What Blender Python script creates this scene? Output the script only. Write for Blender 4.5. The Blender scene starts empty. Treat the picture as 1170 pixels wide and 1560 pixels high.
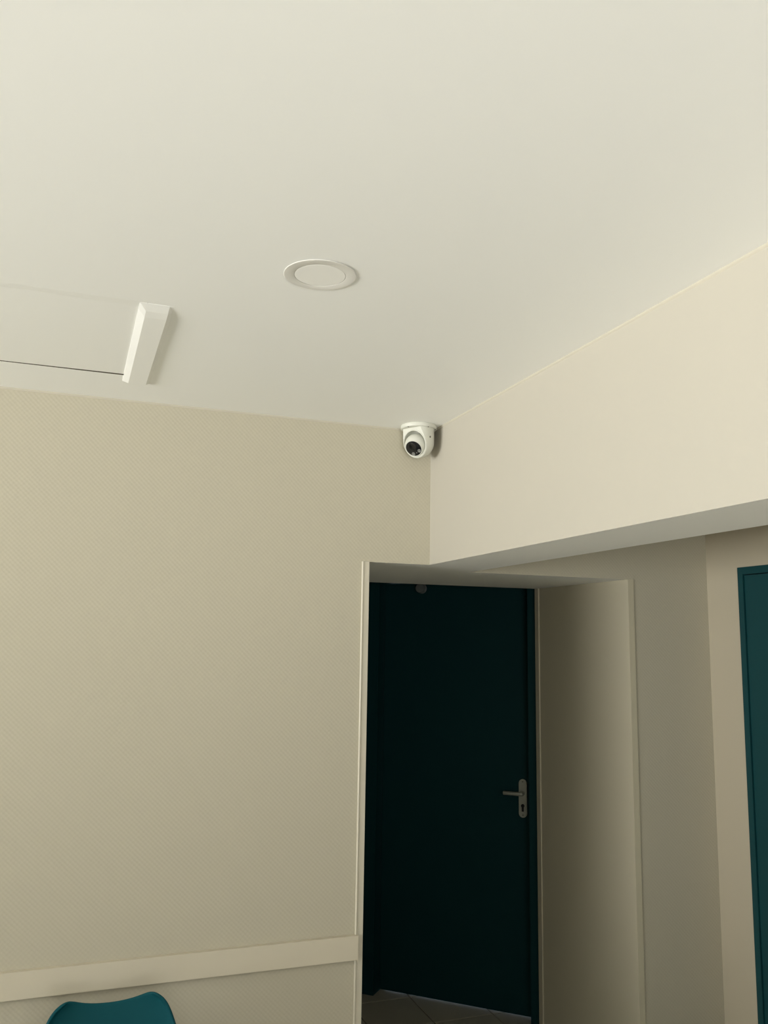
import bpy, bmesh, math, random
from mathutils import Vector, Matrix, Quaternion
S = bpy.context.scene
C = S.collection
PI = math.pi

# ------------------------------------------------------------------ camera
F_PX, W_PX, H_PX = 1305.86, 1170, 1560
CAM_Z = 1.753
yaw, pitch, roll = 0.3498334, 0.1496678, 0.0156135
f = Vector((math.sin(yaw)*math.cos(pitch), math.cos(yaw)*math.cos(pitch), math.sin(pitch)))
rt = Vector((math.cos(yaw), -math.sin(yaw), 0))
up = rt.cross(f)
rt2 = rt*math.cos(roll) + up*math.sin(roll)
up2 = -rt*math.sin(roll) + up*math.cos(roll)
cam_d = bpy.data.cameras.new('camera'); cam = bpy.data.objects.new('camera', cam_d); C.objects.link(cam)
m = Matrix((rt2, up2, -f)).transposed().to_4x4()
m.translation = Vector((0, 0, CAM_Z)); cam.matrix_world = m
cam_d.sensor_fit = 'VERTICAL'; cam_d.sensor_height = 36.0
cam_d.lens = 36.0*F_PX/H_PX
cam_d.clip_start = 0.02
S.camera = cam

# ------------------------------------------------------------------ world, light, exposure
wd = bpy.data.worlds.new('sky'); S.world = wd; wd.use_nodes = True
wd.node_tree.nodes['Background'].inputs[0].default_value = (0.75, 0.88, 1.0, 1)
wd.node_tree.nodes['Background'].inputs[1].default_value = 1.0

def area(name, loc, direction, sx, sy, power, col, spread):
    l = bpy.data.lights.new(name, 'AREA'); l.shape = 'RECTANGLE'; l.size = sx; l.size_y = sy
    l.spread = math.radians(spread); l.energy = power; l.color = col
    o = bpy.data.objects.new(name, l); C.objects.link(o); o.location = loc
    o.rotation_euler = Vector(direction).to_track_quat('-Z', 'Y').to_euler()
    return o
XW, YB = -5.6, -2.6        # window walls left of and behind the camera
DAY = (1.0, 0.992, 0.965)
area('daylight_side_window', (XW+.04, 0.5, 1.42), (1, 0, .66), 2.8, 1.5, 240, DAY, 100)
area('daylight_back_window', (0.2, YB+.04, 1.42), (0, 1, .66), 2.0, 1.5, 36, DAY, 100)

S.view_settings.view_transform = 'Standard'; S.view_settings.look = 'None'
S.view_settings.gamma = 1.0; S.view_settings.use_curve_mapping = False
S.view_settings.exposure = 0.0

# ------------------------------------------------------------------ helpers
def lin(r, g, b):
    return tuple(((c/255)/12.92 if c/255 <= .04045 else ((c/255+.055)/1.055)**2.4) for c in (r, g, b)) + (1,)

def mat(name, rgb, rough=.6, metal=0., noise=.03, nscale=6., bump=0., bscale=200., spec=.3):
    m = bpy.data.materials.new(name); m.use_nodes = True
    nt = m.node_tree; N = nt.nodes; L = nt.links; bs = N['Principled BSDF']
    bs.inputs['Roughness'].default_value = rough; bs.inputs['Metallic'].default_value = metal
    bs.inputs['Specular IOR Level'].default_value = spec
    tc = N.new('ShaderNodeTexCoord')
    nz = N.new('ShaderNodeTexNoise'); nz.inputs['Scale'].default_value = nscale; nz.inputs['Detail'].default_value = 3
    L.new(tc.outputs['Object'], nz.inputs['Vector'])
    mx = N.new('ShaderNodeMix'); mx.data_type = 'RGBA'
    c = lin(*rgb)
    mx.inputs[6].default_value = tuple(x*(1-noise) for x in c[:3]) + (1,)
    mx.inputs[7].default_value = tuple(min(1, x*(1+noise)) for x in c[:3]) + (1,)
    L.new(nz.outputs['Fac'], mx.inputs[0]); L.new(mx.outputs[2], bs.inputs['Base Color'])
    if bump:
        n2 = N.new('ShaderNodeTexNoise'); n2.inputs['Scale'].default_value = bscale
        L.new(tc.outputs['Object'], n2.inputs['Vector'])
        bp = N.new('ShaderNodeBump'); bp.inputs['Strength'].default_value = bump; bp.inputs['Distance'].default_value = .002
        L.new(n2.outputs['Fac'], bp.inputs['Height']); L.new(bp.outputs['Normal'], bs.inputs['Normal'])
    return m

def wallpaper(name, rgb, period=.0145):
    """embossed wallpaper: rows of small staggered dots (fine relief)"""
    m = bpy.data.materials.new(name); m.use_nodes = True
    nt = m.node_tree; N = nt.nodes; L = nt.links; bs = N['Principled BSDF']
    bs.inputs['Roughness'].default_value = .75; bs.inputs['Specular IOR Level'].default_value = .2
    tc = N.new('ShaderNodeTexCoord'); sp = N.new('ShaderNodeSeparateXYZ'); L.new(tc.outputs['Object'], sp.inputs[0])
    def op(o, a, b=None):
        n = N.new('ShaderNodeMath'); n.operation = o
        for i, v in enumerate((a, b)):
            if v is None: continue
            if isinstance(v, (int, float)): n.inputs[i].default_value = v
            else: L.new(v, n.inputs[i])
        return n.outputs[0]
    k = 2*PI/period
    h = op('ADD', sp.outputs[0], sp.outputs[1])
    a = op('SINE', op('MULTIPLY', h, k)); b = op('SINE', op('MULTIPLY', sp.outputs[2], k))
    nz = N.new('ShaderNodeTexNoise'); nz.inputs['Scale'].default_value = 90
    L.new(tc.outputs['Object'], nz.inputs['Vector'])
    ht = op('ADD', op('MULTIPLY', op('MULTIPLY', a, b), .5), op('MULTIPLY', nz.outputs['Fac'], .6))
    bp = N.new('ShaderNodeBump'); bp.inputs['Strength'].default_value = .35; bp.inputs['Distance'].default_value = .0012
    L.new(ht, bp.inputs['Height']); L.new(bp.outputs['Normal'], bs.inputs['Normal'])
    mx = N.new('ShaderNodeMix'); mx.data_type = 'RGBA'; c = lin(*rgb)
    mx.inputs[6].default_value = tuple(x*.955 for x in c[:3]) + (1,); mx.inputs[7].default_value = tuple(x*1.045 for x in c[:3]) + (1,)
    L.new(op('ADD', op('MULTIPLY', ht, .5), .35), mx.inputs[0]); L.new(mx.outputs[2], bs.inputs['Base Color'])
    return m

M = dict(
    ceil=mat('ceiling_paint', (243, 243, 238), .7, noise=.006, nscale=1.5),
    wallp=wallpaper('embossed_beige_wallpaper', (184, 178, 159)),
    cream=mat('cream_wall_paint', (179, 174, 161), .6, noise=.008, nscale=2),
    beige=mat('beige_wall_paint', (191, 184, 161), .65, noise=.01, nscale=2),
    hall=mat('hall_wall_paint', (184, 175, 154), .65, noise=.01, nscale=2),
    rail=mat('painted_rail', (202, 194, 174), .5, noise=.012, nscale=5),
    joint=mat('painted_joint', (196, 190, 174), .6, noise=.01),
    bead=mat('corner_bead_plastic', (200, 194, 176), .4, noise=.01),
    hatch=mat('hatch_paint', (243, 243, 238), .5, noise=.008, nscale=3),
    ring=mat('downlight_ring_enamel', (224, 222, 215), .35, noise=.01),
    diff=mat('downlight_diffuser', (243, 242, 236), .45, noise=.008),
    camw=mat('camera_housing_white', (206, 206, 195), .4, noise=.008, spec=.4),
    lens=mat('camera_black_face', (22, 22, 24), .18, noise=.05, spec=.5),
    glass=mat('camera_lens_black', (8, 8, 11), .08, noise=.05, spec=.6),
    led=mat('infrared_lamp_grey', (120, 120, 115), .3, .2, noise=.05),
    screw=mat('screw_steel', (110, 108, 100), .4, .7, noise=.05),
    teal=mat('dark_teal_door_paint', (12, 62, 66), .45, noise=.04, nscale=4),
    teal_shaded=mat('shade_darkened_teal_paint', (6, 44, 46), .6, noise=.04, nscale=4, spec=.12),  # door teal darkened further, the passage's shade put into the colour
    steel=mat('satin_steel', (145, 146, 135), .45, .5, noise=.04, nscale=30),
    stop=mat('dark_grey_stop', (92, 96, 92), .5, noise=.05),
    black=mat('keyhole_black', (12, 12, 12), .6),
    tile=mat('beige_floor_tile', (157, 153, 138), .35, noise=.05, nscale=5),
    dust=mat('bare_dusty_board', (92, 86, 72), .9, noise=.1, nscale=20),
    grout=mat('grey_grout', (95, 90, 80), .9, noise=.06, nscale=20),
    chair=mat('teal_chair_plastic', (9, 70, 78), .6, noise=.03, nscale=40, bump=.15, bscale=900, spec=.12),
    wood=mat('beech_legs', (190, 150, 105), .5, noise=.08, nscale=14),
)

def box(bm, x0, x1, y0, y1, z0, z1, mi=0):
    v = [bm.verts.new(p) for p in ((x0,y0,z0),(x1,y0,z0),(x1,y1,z0),(x0,y1,z0),(x0,y0,z1),(x1,y0,z1),(x1,y1,z1),(x0,y1,z1))]
    fs = [bm.faces.new([v[i] for i in q]) for q in ((3,2,1,0),(4,5,6,7),(0,1,5,4),(1,2,6,5),(2,3,7,6),(3,0,4,7))]
    for fc in fs: fc.material_index = mi
    return fs   # bottom, top, -y, +x, +y, -x

def prism(bm, pts, z0, z1, mi=0):
    a = [bm.verts.new((x, y, z0)) for x, y in pts]; b = [bm.verts.new((x, y, z1)) for x, y in pts]
    n = len(pts); out = [bm.faces.new(a[::-1]), bm.faces.new(b)]
    for i in range(n): out.append(bm.faces.new((a[i], a[(i+1) % n], b[(i+1) % n], b[i])))
    for fc in out: fc.material_index = mi
    return out

def lathe(bm, prof, seg=48, mtx=None, mi=0):
    """surface of revolution about Z of (r, z) points; r == 0 closes it"""
    rings = []
    for r, z in prof:
        if r < 1e-7: rings.append([bm.verts.new((0, 0, z))])
        else: rings.append([bm.verts.new((r*math.cos(2*PI*i/seg), r*math.sin(2*PI*i/seg), z)) for i in range(seg)])
    fs = []
    for a, b in zip(rings, rings[1:]):
        for i in range(seg):
            j = (i+1) % seg
            if len(a) == 1 and len(b) == 1: continue
            if len(a) == 1: q = (a[0], b[i], b[j])
            elif len(b) == 1: q = (a[i], b[0], a[j])
            else: q = (a[i], b[i], b[j], a[j])
            fs.append(bm.faces.new(q))
    for fc in fs: fc.material_index = mi; fc.smooth = True
    if mtx is not None: bmesh.ops.transform(bm, matrix=mtx, verts=[v for r in rings for v in r])
    return fs

def build(name, bm, mats, parent=None, bevel=0., smooth=False, seg=2, angle=None):
    if bevel:
        es = [e for e in bm.edges if len(e.link_faces) == 2 and e.calc_face_angle(0) > .6]
        bmesh.ops.bevel(bm, geom=es, offset=bevel, segments=seg, affect='EDGES', clamp_overlap=True)
    bmesh.ops.recalc_face_normals(bm, faces=bm.faces[:])
    me = bpy.data.meshes.new(name); bm.to_mesh(me); bm.free()
    for mm in (mats if isinstance(mats, (list, tuple)) else [mats]): me.materials.append(M[mm])
    o = bpy.data.objects.new(name, me); C.objects.link(o)
    if smooth:
        for p in me.polygons: p.use_smooth = True
    if angle: me.set_sharp_from_angle(angle=angle)
    if parent is not None: o.parent = parent
    return o

def struct(name, bm, mats, parent=None, **k):
    o = build(name, bm, mats, parent, **k)
    if parent is None: o['kind'] = 'structure'
    return o

def empty(name, loc=(0,0,0), rot=None, label=None, cat=None, kind=None):
    o = bpy.data.objects.new(name, None); C.objects.link(o); o.location = loc
    o.empty_display_size = .05
    if rot is not None: o.rotation_euler = rot
    if label: o['label'] = label
    if cat: o['category'] = cat
    if kind: o['kind'] = kind
    return o

# ------------------------------------------------------------------ dimensions (metres)
ZC = 2.499                 # ceiling
YL = 2.767                 # wallpapered left wall plane (faces -y)
XB0, XB1 = 1.1836, 1.4435  # beam face and beam back
ZH = 2.021                 # underside of beam and of passage lintel
YO = 2.984                 # hall wall plane beside the passage
XP0, XP1 = .957, 2.167     # passage sides
YP = 3.730                 # back of the passage
XF = 2.571                 # far hall wall
LD = Vector((.7293, -.6842)); LN = Vector((-.6842, -.7293))   # door leaf direction, outward normal
L0 = Vector((1.6125, 4.377))                                   # hinge foot of the leaf
def leafpt(t, n): p = L0 + LD*t + LN*n; return (p.x, p.y)

# ------------------------------------------------------------------ structure
bm = bmesh.new(); box(bm, XW-.2, XF+.2, YB-.2, 5.2, -.2, -.004)
floor = struct('floor', bm, 'grout')

# ceiling slab with the hatch opening
HX0, HX1, HY0, HY1 = -.47, .125, 1.916, 2.4985
bm = bmesh.new()
for k, (x0, x1, y0, y1) in enumerate(((XW-.2, HX0, YB-.2, 5.2), (HX1, XF+.2, YB-.2, 5.2), (HX0, HX1, YB-.2, HY0), (HX0, HX1, HY1, 5.2))):
    fs = box(bm, x0, x1, y0, y1, ZC, ZC+.08)
    fs[(3, 5, 4, 2)[k]].material_index = 1          # bare edge inside the opening
fs = box(bm, HX0-.05, HX1+.05, HY0-.05, HY1+.05, ZC+.08, ZC+.12, 1)
bmesh.ops.remove_doubles(bm, verts=bm.verts[:], dist=1e-5)
ceiling = struct('ceiling', bm, ['ceil', 'dust'])

# left wall: solid block up to the passage, lintel above the passage mouth as far as the beam
bm = bmesh.new()
fs = box(bm, XW-.2, XP0, YL, YP, 0, ZC); fs[3].material_index = 1
fs = box(bm, XP0, XB1, YL, YP, ZH, ZC); fs[0].material_index = 2; fs[4].material_index = 1
wall_left = struct('wall_left', bm, ['wallp', 'beige', 'ceil'])

# hall wall beside the passage: lintel and right-hand block
bm = bmesh.new()
fs = box(bm, XB1, XP1, YO, YP, ZH, ZC); fs[0].material_index = 2; fs[4].material_index = 1
fs = box(bm, XP1, XF+.2, YO, YP, 0, ZC); fs[5].material_index = 1; fs[4].material_index = 1
wall_back = struct('wall_back', bm, ['wallp', 'beige', 'ceil'])

# beam: cream face, white underside
bm = bmesh.new()
fs = box(bm, XB0, XB1, YB, YL, ZH, ZC); fs[0].material_index = 1
struct('wall_right', bm, ['cream', 'ceil'])

# far hall wall with door opening
D2Y1, D2Y0, D2Z = 2.799, 1.95, 2.074
bm = bmesh.new()
box(bm, XF, XF+.2, D2Y1, YO, 0, ZC); box(bm, XF, XF+.2, YB-.2, D2Y0, 0, ZC); box(bm, XF, XF+.2, D2Y0, D2Y1, D2Z, ZC)
struct('wall_far', bm, 'hall')

# lobby behind the passage: ceiling, diagonal wall with the dark door
bm = bmesh.new(); box(bm, -1.4, XF, YP, 5.2, 2.30, 2.34)
struct('ceiling_lobby', bm, 'ceil')
bm = bmesh.new()
a, b = -.068, .868
prism(bm, [leafpt(-.95, .06), leafpt(a, .06), leafpt(a, -.1), leafpt(-.95, -.1)], 0, 2.30)
prism(bm, [leafpt(a, .06), leafpt(b, .06), leafpt(b, -.1), leafpt(a, -.1)], 2.128, 2.30)
prism(bm, [leafpt(b, -.02), leafpt(b+.25, -.02), leafpt(b+.25, -.1), leafpt(b, -.1)], 0, 2.30)
box(bm, -1.4, .96, 5.02, 5.2, 0, 2.30); box(bm, -1.4, -1.2, YP, 5.02, 0, 2.30)  # unseen corridor to the left, added so less light bounces into the passage
struct('wall_lobby', bm, 'beige')

# walls behind the camera, with window openings
bm = bmesh.new()
for y0, y1, z0, z1 in ((YB-.2, -.9, 0, ZC), (1.9, YL, 0, ZC), (-.9, 1.9, 0, .65), (-.9, 1.9, 2.2, ZC)):
    box(bm, XW-.2, XW, y0, y1, z0, z1)
struct('wall_window_side', bm, 'cream')
bm = bmesh.new()
for x0, x1, z0, z1 in ((XW, -.8, 0, ZC), (1.2, XF, 0, ZC), (-.8, 1.2, 0, .65), (-.8, 1.2, 2.2, ZC)):
    box(bm, x0, x1, YB-.2, YB, z0, z1)
struct('wall_behind_camera', bm, 'cream')
def win(name, x0, x1, y0, y1, z0, z1):
    w = empty(name, ((x0+x1)/2, (y0+y1)/2, z0), kind='structure')
    hx, hy, hz = (x1-x0)/2, (y1-y0)/2, z1-z0
    bm = bmesh.new(); t = .05
    if hx > hy:
        box(bm, -hx, -hx+t, -hy, hy, 0, hz); box(bm, hx-t, hx, -hy, hy, 0, hz); box(bm, -t/2, t/2, -hy, hy, t, hz-t)
        box(bm, -hx+t, hx-t, -hy, hy, 0, t); box(bm, -hx+t, hx-t, -hy, hy, hz-t, hz)
    else:
        box(bm, -hx, hx, -hy, -hy+t, 0, hz); box(bm, -hx, hx, hy-t, hy, 0, hz); box(bm, -hx, hx, -t/2, t/2, t, hz-t)
        box(bm, -hx, hx, -hy+t, hy-t, 0, t); box(bm, -hx, hx, -hy+t, hy-t, hz-t, hz)
    build('window_frame', bm, 'bead', w)
win('window_1', XW-.16, XW-.10, -.9, 1.9, .65, 2.2)
win('window_2', -.8, 1.2, YB-.16, YB-.10, .65, 2.2)

# thin painted bead where ceiling meets walls
bm = bmesh.new()
pr = [(0, 0), (.0055, 0), (.0038, .0022), (.0022, .0038), (0, .0055)]
def quarter(bm, p0, p1, inward):
    """small quarter-round along p0->p1; inward = unit vector from the wall into the room"""
    A = [bm.verts.new((p0[0]+inward[0]*u, p0[1]+inward[1]*u, ZC-v)) for u, v in pr]
    B = [bm.verts.new((p1[0]+inward[0]*u, p1[1]+inward[1]*u, ZC-v)) for u, v in pr]
    n = len(pr); bm.faces.new(A); bm.faces.new(B[::-1])
    for i in range(n): bm.faces.new((A[i], B[i], B[(i+1) % n], A[(i+1) % n]))
quarter(bm, (XB0, YB), (XB0, YL), (-1, 0))
struct('trim_1', bm, 'joint')
bm = bmesh.new(); quarter(bm, (XW, YL), (XB0-.012, YL), (0, -1)); struct('trim_2', bm, 'joint')

# corner beads of the passage
bm = bmesh.new()
box(bm, XP0-.0215, XP0+.001, YL-.004, YL, 0, ZH)
prism(bm, [(XP0-.0215+.004*math.cos(t)-.0005, YL-.004*math.sin(t)-.003) for t in [i*PI/6 for i in range(-2, 9)]], 0, ZH)
struct('trim_3', bm, 'bead')
bm = bmesh.new()
box(bm, XP1-.003, XP1+.024, YO-.004, YO, 0, ZH+.001); box(bm, XP1-.003, XP1, YO, YO+.022, 0, ZH)
struct('trim_4', bm, 'beige')
bm = bmesh.new()
box(bm, XP1-.006, XP1, YP-.030, YP+.003, 0, ZH)
struct('trim_5', bm, 'beige', bevel=.002)

# ------------------------------------------------------------------ floor tiles
TP = .305; TX, TY = 1.7310, 4.2560; g = .0025
tb = bmesh.new(); box(tb, g, TP-g, g, TP-g, -.012, 0)
es = [e for e in tb.edges if all(v.co.z > -.001 for v in e.verts)]
bmesh.ops.bevel(tb, geom=es, offset=.0015, segments=1, affect='EDGES')
first = build('tile', tb, 'tile', floor)
far_tiles = []; placed = False; proto = first
for i in range(-25, 4):
    for j in range(-23, 3):
        x, y = TX+i*TP, TY+j*TP
        if x+TP > XF+.1 or y+TP > 5.1 or x < XW-.1 or y < YB-.1: continue
        if y > YL-.02 and y+TP < YP+.02 and x+TP < XP0+.01: continue
        if y > 1.15 and x > -1.2:
            o = first if not placed else first.copy()
            if placed: C.objects.link(o)
            placed = True; o.parent = floor; o.location = (x, y, random.Random(i*99+j).uniform(-.0006, 0))
        else: far_tiles.append((x, y))
bm = bmesh.new()
for x, y in far_tiles: box(bm, x+g, x+TP-g, y+g, y+TP-g, -.012, 0)
o = build('tile', bm, 'tile', floor); o['kind'] = 'stuff'

# ------------------------------------------------------------------ dark door in the lobby (door_1)
d1 = empty('door_1', (L0.x, L0.y, 0), (0, 0, math.atan2(LD.y, LD.x)), 'dark teal door with steel lever handle at the back of the passage', 'door', 'structure')
# local frame: x along the leaf, -y towards the viewer
LEAF_W, LEAF_H = .795, 2.062
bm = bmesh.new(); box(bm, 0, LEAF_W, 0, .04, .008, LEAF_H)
build('door_leaf', bm, 'teal_shaded', d1, bevel=.002)
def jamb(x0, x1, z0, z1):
    bm = bmesh.new(); box(bm, x0, x1, -.075, .09, z0, z1); build('door_frame', bm, 'teal_shaded', d1, bevel=.003)
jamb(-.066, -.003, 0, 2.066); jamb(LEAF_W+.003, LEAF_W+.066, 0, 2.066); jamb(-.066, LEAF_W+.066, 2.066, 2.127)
def stadium(bm, cx, w, z0, z1, y0, y1, n=10):
    r = w/2; pts = []
    for i in range(n+1): a = PI*i/n; pts.append((cx+r*math.cos(a), z1-r+r*math.sin(a)))
    for i in range(n+1): a = PI+PI*i/n; pts.append((cx+r*math.cos(a), z0+r+r*math.sin(a)))
    A = [bm.verts.new((x, y0, z)) for x, z in pts]; B = [bm.verts.new((x, y1, z)) for x, z in pts]
    bm.faces.new(A); bm.faces.new(B[::-1]); k = len(pts)
    for i in range(k): bm.faces.new((A[i], A[(i+1) % k], B[(i+1) % k], B[i]))
PX = .751
bm = bmesh.new(); stadium(bm, PX, .040, .911, 1.093, -.009, 0)
plate = build('handle_plate', bm, 'steel', d1, bevel=.002)
ROTY = Matrix.Rotation(PI/2, 4, 'X')     # local z -> -y
bm = bmesh.new()
lathe(bm, [(0, 0), (.0105, 0), (.0105, .012), (.0085, .014), (.0085, .040), (0, .040)], 20, Matrix.Translation((PX, -.009, 1.027)) @ ROTY)
lathe(bm, [(0, 0), (.0085, .001), (.0095, .004), (.0095, .094), (.008, .098), (0, .0995)], 20,
      Matrix.Translation((PX+.0095, -.045, 1.027)) @ Matrix.Rotation(-PI/2, 4, 'Y'))
build('lever', bm, 'steel', plate, smooth=True, angle=.6)
bm = bmesh.new()
lathe(bm, [(0, 0), (.0085, 0), (.0085, .004), (0, .004)], 20, Matrix.Translation((PX, -.009, .967)) @ ROTY)
box(bm, PX-.005, PX+.005, -.0125, -.009, .940, .964)
build('keyhole', bm, 'black', plate)
for z in (1.081, .923):
    bm = bmesh.new(); lathe(bm, [(0, 0), (.004, 0), (.003, .0015), (0, .0015)], 14, Matrix.Translation((PX, -.009, z)) @ ROTY)
    build('screw', bm, 'screw', plate)
bm = bmesh.new()
lathe(bm, [(0, 0), (.027, 0), (.027, .004), (.0215, .006), (.0215, .012), (.0245, .014), (.0245, .034), (.022, .038), (0, .039)], 32,
      Matrix.Translation((.212, 0, 2.034)) @ ROTY)
o = build('round_stop', bm, 'stop', d1, angle=.6); o['label'] = 'round grey stop fixed near the top of the dark door'

# ------------------------------------------------------------------ teal door in the far hall wall (door_2)
d2 = empty('door_2', (XF, D2Y1, 0), None, 'teal door in the pale hall wall at the right edge', 'door', 'structure')
wd2 = D2Y1-D2Y0
bm = bmesh.new()
box(bm, -.004, .12, -.028, 0, 0, D2Z); build('door_frame', bm, 'teal', d2, bevel=.002)
bm = bmesh.new(); box(bm, -.004, .12, -wd2, -wd2+.028, 0, D2Z); build('door_frame', bm, 'teal', d2, bevel=.002)
bm = bmesh.new(); box(bm, -.004, .12, -wd2+.028, -.028, D2Z-.030, D2Z); build('door_frame', bm, 'teal', d2, bevel=.002)
bm = bmesh.new(); box(bm, .002, .045, -wd2+.031, -.031, .006, D2Z-.034); leaf2 = build('door_leaf', bm, 'teal', d2, bevel=.002)
bm = bmesh.new(); box(bm, -.006, .002, -wd2+.06, -wd2+.10, .93, 1.11); hp = build('handle_plate', bm, 'steel', d2, bevel=.003)
bm = bmesh.new(); box(bm, -.05, -.006, -wd2+.073, -wd2+.087, 1.035, 1.049); box(bm, -.055, -.041, -wd2+.073, -wd2+.19, 1.035, 1.049)
build('lever', bm, 'steel', hp, bevel=.003)

# ------------------------------------------------------------------ chair rail
ZR0, ZR1 = .751, .824
t = bmesh.new(); box(t, XW, .939, YL-.018, YL-.0005, ZR0, ZR1)
rail = build('wall_rail', t, 'rail', bevel=.0012)
rail['label'] = 'beige painted board running along the wallpapered wall behind the chair'; rail['category'] = 'chair rail'

# ------------------------------------------------------------------ ceiling hatch
h = empty('ceiling_hatch', (HX0, HY0, ZC), None, 'white painted access hatch set in the ceiling above the wallpapered wall', 'hatch')
hw, hd = HX1-HX0, HY1-HY0
# panel: lies flush, with a crack along its far edge that widens to the right
bm = bmesh.new(); fs = box(bm, 0, hw-.002, .031, hd-.002, .0012, .02)
for v in bm.verts:
    if v.co.y > hd/2: v.co.y = hd-.0125 if v.co.x > hw/2 else hd-.0035; v.co.z -= .0012
build('hatch_panel', bm, 'hatch', h)
# right-hand moulding: bevelled on both long sides, thinning out at its near end
xo = .183-HX0; xi = .107-HX0; ya, yb = .001, 2.551-HY0; T = .0082
sec = [(xi, 0), (xi, -.0022), (xi+.0165, -T), (xo-.010, -T), (xo, -.0012), (xo, 0)]
bm = bmesh.new(); secs = []
for y, kx, kz in ((ya, 1, .05), (ya+.035, 1, .7), (ya+.07, 1, 1), (yb-.004, 1, 1), (yb, 1, .85)):
    secs.append([bm.verts.new((x, y, z*kz)) for x, z in sec])
bm.faces.new(secs[0]); bm.faces.new(secs[-1][::-1])
for A, B in zip(secs, secs[1:]):
    for i in range(6): bm.faces.new((A[i], A[(i+1) % 6], B[(i+1) % 6], B[i]))
build('hatch_moulding', bm, 'hatch', h)
# shallow rebate strip along the near edge of the panel
bm = bmesh.new()
A = [(0, 0, 0), (hw-.002, 0, 0), (hw-.002, .0308, .0012), (0, .0308, .0012)]
lo = [bm.verts.new(p) for p in A]; hi = [bm.verts.new((x, y, .006)) for x, y, z in A]
bm.faces.new(lo); bm.faces.new(hi[::-1])
for i in range(4): bm.faces.new((lo[i], lo[(i+1) % 4], hi[(i+1) % 4], hi[i]))
build('hatch_strip', bm, 'hatch', h)

# ------------------------------------------------------------------ downlight
dl = empty('recessed_downlight', (.4435, 1.623, ZC), None, 'round white recessed downlight, switched off, in the middle of the ceiling', 'ceiling light')
bm = bmesh.new()
lathe(bm, [(.0534, .0), (.0534, -.0024), (.0540, -.0026), (.0738, -.0024), (.0748, -.0018), (.0746, -.0012), (.068, -.0010), (.068, 0)], 96)
build('trim_ring', bm, 'ring', dl, angle=.35)
bm = bmesh.new()
lathe(bm, [(0, -.0024), (.0518, -.0024), (.0523, -.0020), (.0523, 0)], 96)
build('diffuser', bm, 'diff', dl, angle=.35)

# ------------------------------------------------------------------ security camera
SX, SY = 1.1105, 2.7030
sc = empty('security_camera', (SX, SY, ZC), None, 'white turret security camera on the ceiling in the room corner', 'camera')
bm = bmesh.new()
lathe(bm, [(0, 0), (.0605, 0), (.0605, -.0012), (.0625, -.0018), (.0630, -.004), (.0630, -.0110), (.0615, -.0132), (.0595, -.0140), (0, -.0140)], 64)
base = build('base', bm, 'camw', sc, angle=.6)
for ang, r in ((-78, .0585), (-32, .0585), (-150, .0585)):
    bm = bmesh.new(); lathe(bm, [(0, -.0137), (.0026, -.0137), (.0022, -.0152), (0, -.0152)], 12, Matrix.Translation((r*math.cos(math.radians(ang)), r*math.sin(math.radians(ang)), 0)))
    build('screw', bm, 'screw', base)
vw = Vector((-.373, -.899, -.228)); lf = Vector((-.9385, .3449, -.0154)); dn = Vector((.0658, .1347, -.9887))   # viewer, room-left, down
# housing: cylinder closing in a rounded end, cut open by a plane facing the lens side
bm = bmesh.new()
RH = .0542; zb = -.0585; HC = Vector((0, 0, zb))
prof = [(0, -.0138), (RH+.0012, -.0138), (RH, -.019)]
prof += [(RH, -.019+(zb+.019)*i/4) for i in range(1, 5)]
prof += [(RH*math.cos(a), zb-RH*1.02*math.sin(a)) for a in [PI/2*i/14 for i in range(1, 14)]] + [(0, zb-RH*1.02)]
lathe(bm, prof, 72)
nrm = Vector((-.84, -.47, -.36)).normalized()
rc = HC + nrm*.0215; RR = .0490                      # rim centre and radius
bmesh.ops.bisect_plane(bm, geom=bm.verts[:]+bm.edges[:]+bm.faces[:], plane_co=rc, plane_no=nrm, clear_outer=True)
bmesh.ops.edgeloop_fill(bm, edges=[e for e in bm.edges if e.is_boundary])
bmesh.ops.recalc_face_normals(bm, faces=bm.faces[:])
housing = build('housing', bm, 'camw', sc)
# hollow for the eyeball
bm = bmesh.new(); bmesh.ops.create_uvsphere(bm, u_segments=64, v_segments=32, radius=.0452, matrix=Matrix.Translation(rc + nrm*.0035))
cut = build('cutter', bm, 'camw')
md = housing.modifiers.new('hollow', 'BOOLEAN'); md.operation = 'DIFFERENCE'; md.object = cut; md.solver = 'EXACT'
cut.parent = sc
bpy.context.view_layer.update()
me = bpy.data.meshes.new_from_object(housing.evaluated_get(bpy.context.evaluated_depsgraph_get()))
housing.modifiers.clear(); housing.data = me
bpy.data.objects.remove(cut)
for p in me.polygons: p.use_smooth = True
me.set_sharp_from_angle(angle=.5)
# raised lip around the opening
qn = nrm.to_track_quat('Z', 'Y').to_matrix().to_4x4()
bm = bmesh.new()
lathe(bm, [(.0450, -.004), (.0446, .0012), (.0455, .0026), (.0475, .0026), (.0489, .0010), (.0492, -.001), (.0492, -.006)], 72, Matrix.Translation(rc) @ qn)
build('rim', bm, 'camw', sc)
# small set-screw on the side of the housing
bm = bmesh.new(); d = Vector((.42, -.907, 0))
lathe(bm, [(0, 0), (.0035, 0), (.003, .0012), (0, .0012)], 14, Matrix.Translation(d*RH + Vector((0, 0, -.047))) @ d.to_track_quat('Z', 'Y').to_matrix().to_4x4())
build('set_screw', bm, 'screw', sc)
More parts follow.
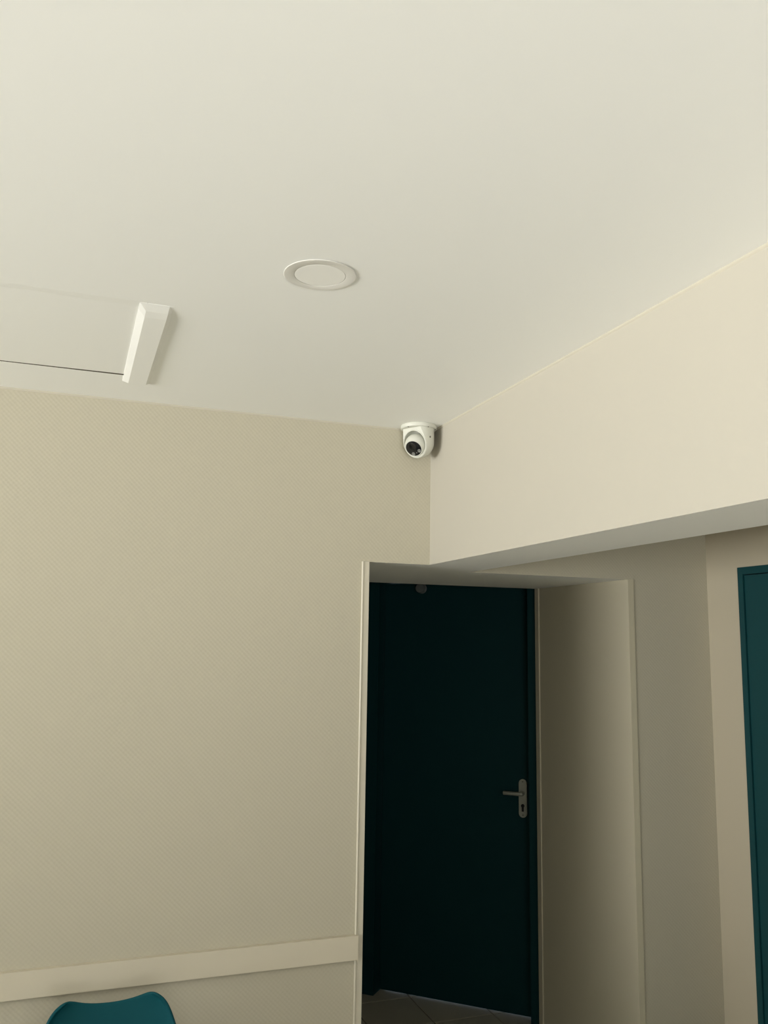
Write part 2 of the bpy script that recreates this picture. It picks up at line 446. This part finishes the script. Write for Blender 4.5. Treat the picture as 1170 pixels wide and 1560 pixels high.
# eyeball with black face
ld = (vw*.80 + lf*.35 + dn*.48).normalized()
bc = HC + lf*.0078 + dn*.0088 + vw*.0090
fd = (dn*.885 - lf*.45); fd = (fd - ld*fd.dot(ld)).normalized()      # face-down direction
fx = fd.cross(ld)
q = Matrix((fx, -fd, ld)).transposed().to_4x4()
RB, RF = .0400, .0308
zf = math.sqrt(RB**2-RF**2); a0 = math.asin(RF/RB)
bm = bmesh.new()
pf = [(0, -RB)] + [(RB*math.sin(a), RB*math.cos(a)) for a in [PI-(PI-a0)*i/20 for i in range(1, 21)]]
pf += [(RF-.0004, zf+.0012), (RF-.0016, zf+.0016), (RF-.0024, zf+.0006), (0, zf+.0006)]
lathe(bm, pf, 56, Matrix.Translation(bc) @ q)
ball = build('eyeball', bm, 'camw', sc, angle=.7)
bm = bmesh.new(); lathe(bm, [(0, zf+.0014), (RF-.0036, zf+.0014), (RF-.0025, zf+.0009), (RF-.0025, zf+.0004)], 56, Matrix.Translation(bc) @ q)
build('black_face', bm, 'lens', ball)
def onface(u, v, z=zf+.0014): return Matrix.Translation(bc + fx*u - fd*v + ld*z) @ q
bm = bmesh.new(); lathe(bm, [(.0138, 0), (.0138, .0010), (.0122, .0010), (.0115, .0003), (0, .0010)], 36, onface(-.001, .0075)); build('lens', bm, 'glass', ball)
for s in (-1, 1):
    bm = bmesh.new()
    lathe(bm, [(.0064, 0), (.0064, .0012), (.0040, .0014), (.0034, .0004), (0, .0004)], 24, onface(s*.0135, -.0165))
    build('infrared_lamp', bm, 'led', ball)
bm = bmesh.new(); lathe(bm, [(.0020, 0), (.0016, .0008), (0, .0008)], 12, onface(0, -.0185)); build('light_sensor', bm, 'led', ball)

# ------------------------------------------------------------------ teal shell chair
ch = empty('shell_chair', (.176, 2.33, .003), None, 'teal moulded shell chair standing against the wall under the rail', 'chair')
# shell: grid of rows from the seat front up the back; local y+ towards the wall
rows = [  # (y, z, half width, edge lift/wrap)
    (-.245, .405, .195, .000), (-.235, .432, .205, .004), (-.17, .440, .220, .010), (-.08, .432, .228, .020), (.02, .428, .230, .032),
    (.10, .432, .228, .045), (.150, .455, .225, .055), (.178, .500, .222, .060), (.195, .555, .218, .058), (.212, .615, .206, .050),
    (.226, .670, .186, .040), (.236, .712, .170, .034), (.244, .744, .157, .030), (.250, .768, .140, .027), (.253, .780, .113, .024)]
N = 20
bm = bmesh.new(); grid = []
nr = len(rows)
for k, (y, z, w, wr) in enumerate(rows):
    line = []
    t0 = rows[max(0, k-1)]; t1 = rows[min(nr-1, k+1)]
    ty, tz = t1[0]-t0[0], t1[1]-t0[1]; l = math.hypot(ty, tz); ny, nz = -tz/l, ty/l      # towards the sitter
    for i in range(N+1):
        u = -1+2*i/N
        e = wr*abs(u)**2.4
        x = w*math.sin(u*PI/2*.92)/math.sin(PI/2*.92)
        dz = 0
        if k >= nr-5:                                   # dipped top edge between two rounded shoulders
            s = (k-(nr-5))/4
            dz = s*(.012*math.exp(-((abs(u)-.78)/.33)**2) - .004*math.exp(-(u/.4)**2))
        line.append(bm.verts.new((x, y+ny*e, z+nz*e+dz)))
    grid.append(line)
for a, b in zip(grid, grid[1:]):
    for i in range(N): bm.faces.new((a[i], a[i+1], b[i+1], b[i]))
shell = build('shell', bm, 'chair', ch, smooth=True)
md = shell.modifiers.new('thick', 'SOLIDIFY'); md.thickness = .009; md.offset = 0
md = shell.modifiers.new('smooth', 'SUBSURF'); md.levels = 2; md.render_levels = 2
def strut(p0, p1, r0, r1, name):
    p0, p1 = Vector(p0), Vector(p1); d = p1-p0
    bm = bmesh.new(); lathe(bm, [(0, 0), (r0, 0), (r1, d.length), (0, d.length)], 16, Matrix.Translation(p0) @ d.to_track_quat('Z', 'Y').to_matrix().to_4x4())
    build(name, bm, 'wood', ch, angle=.6)
for sx, sy in ((-1, -1), (1, -1), (-1, 1), (1, 1)):
    strut((sx*.21, sy*.20, -.003), (sx*.11, sy*.10-.02, .425), .010, .017, 'leg')
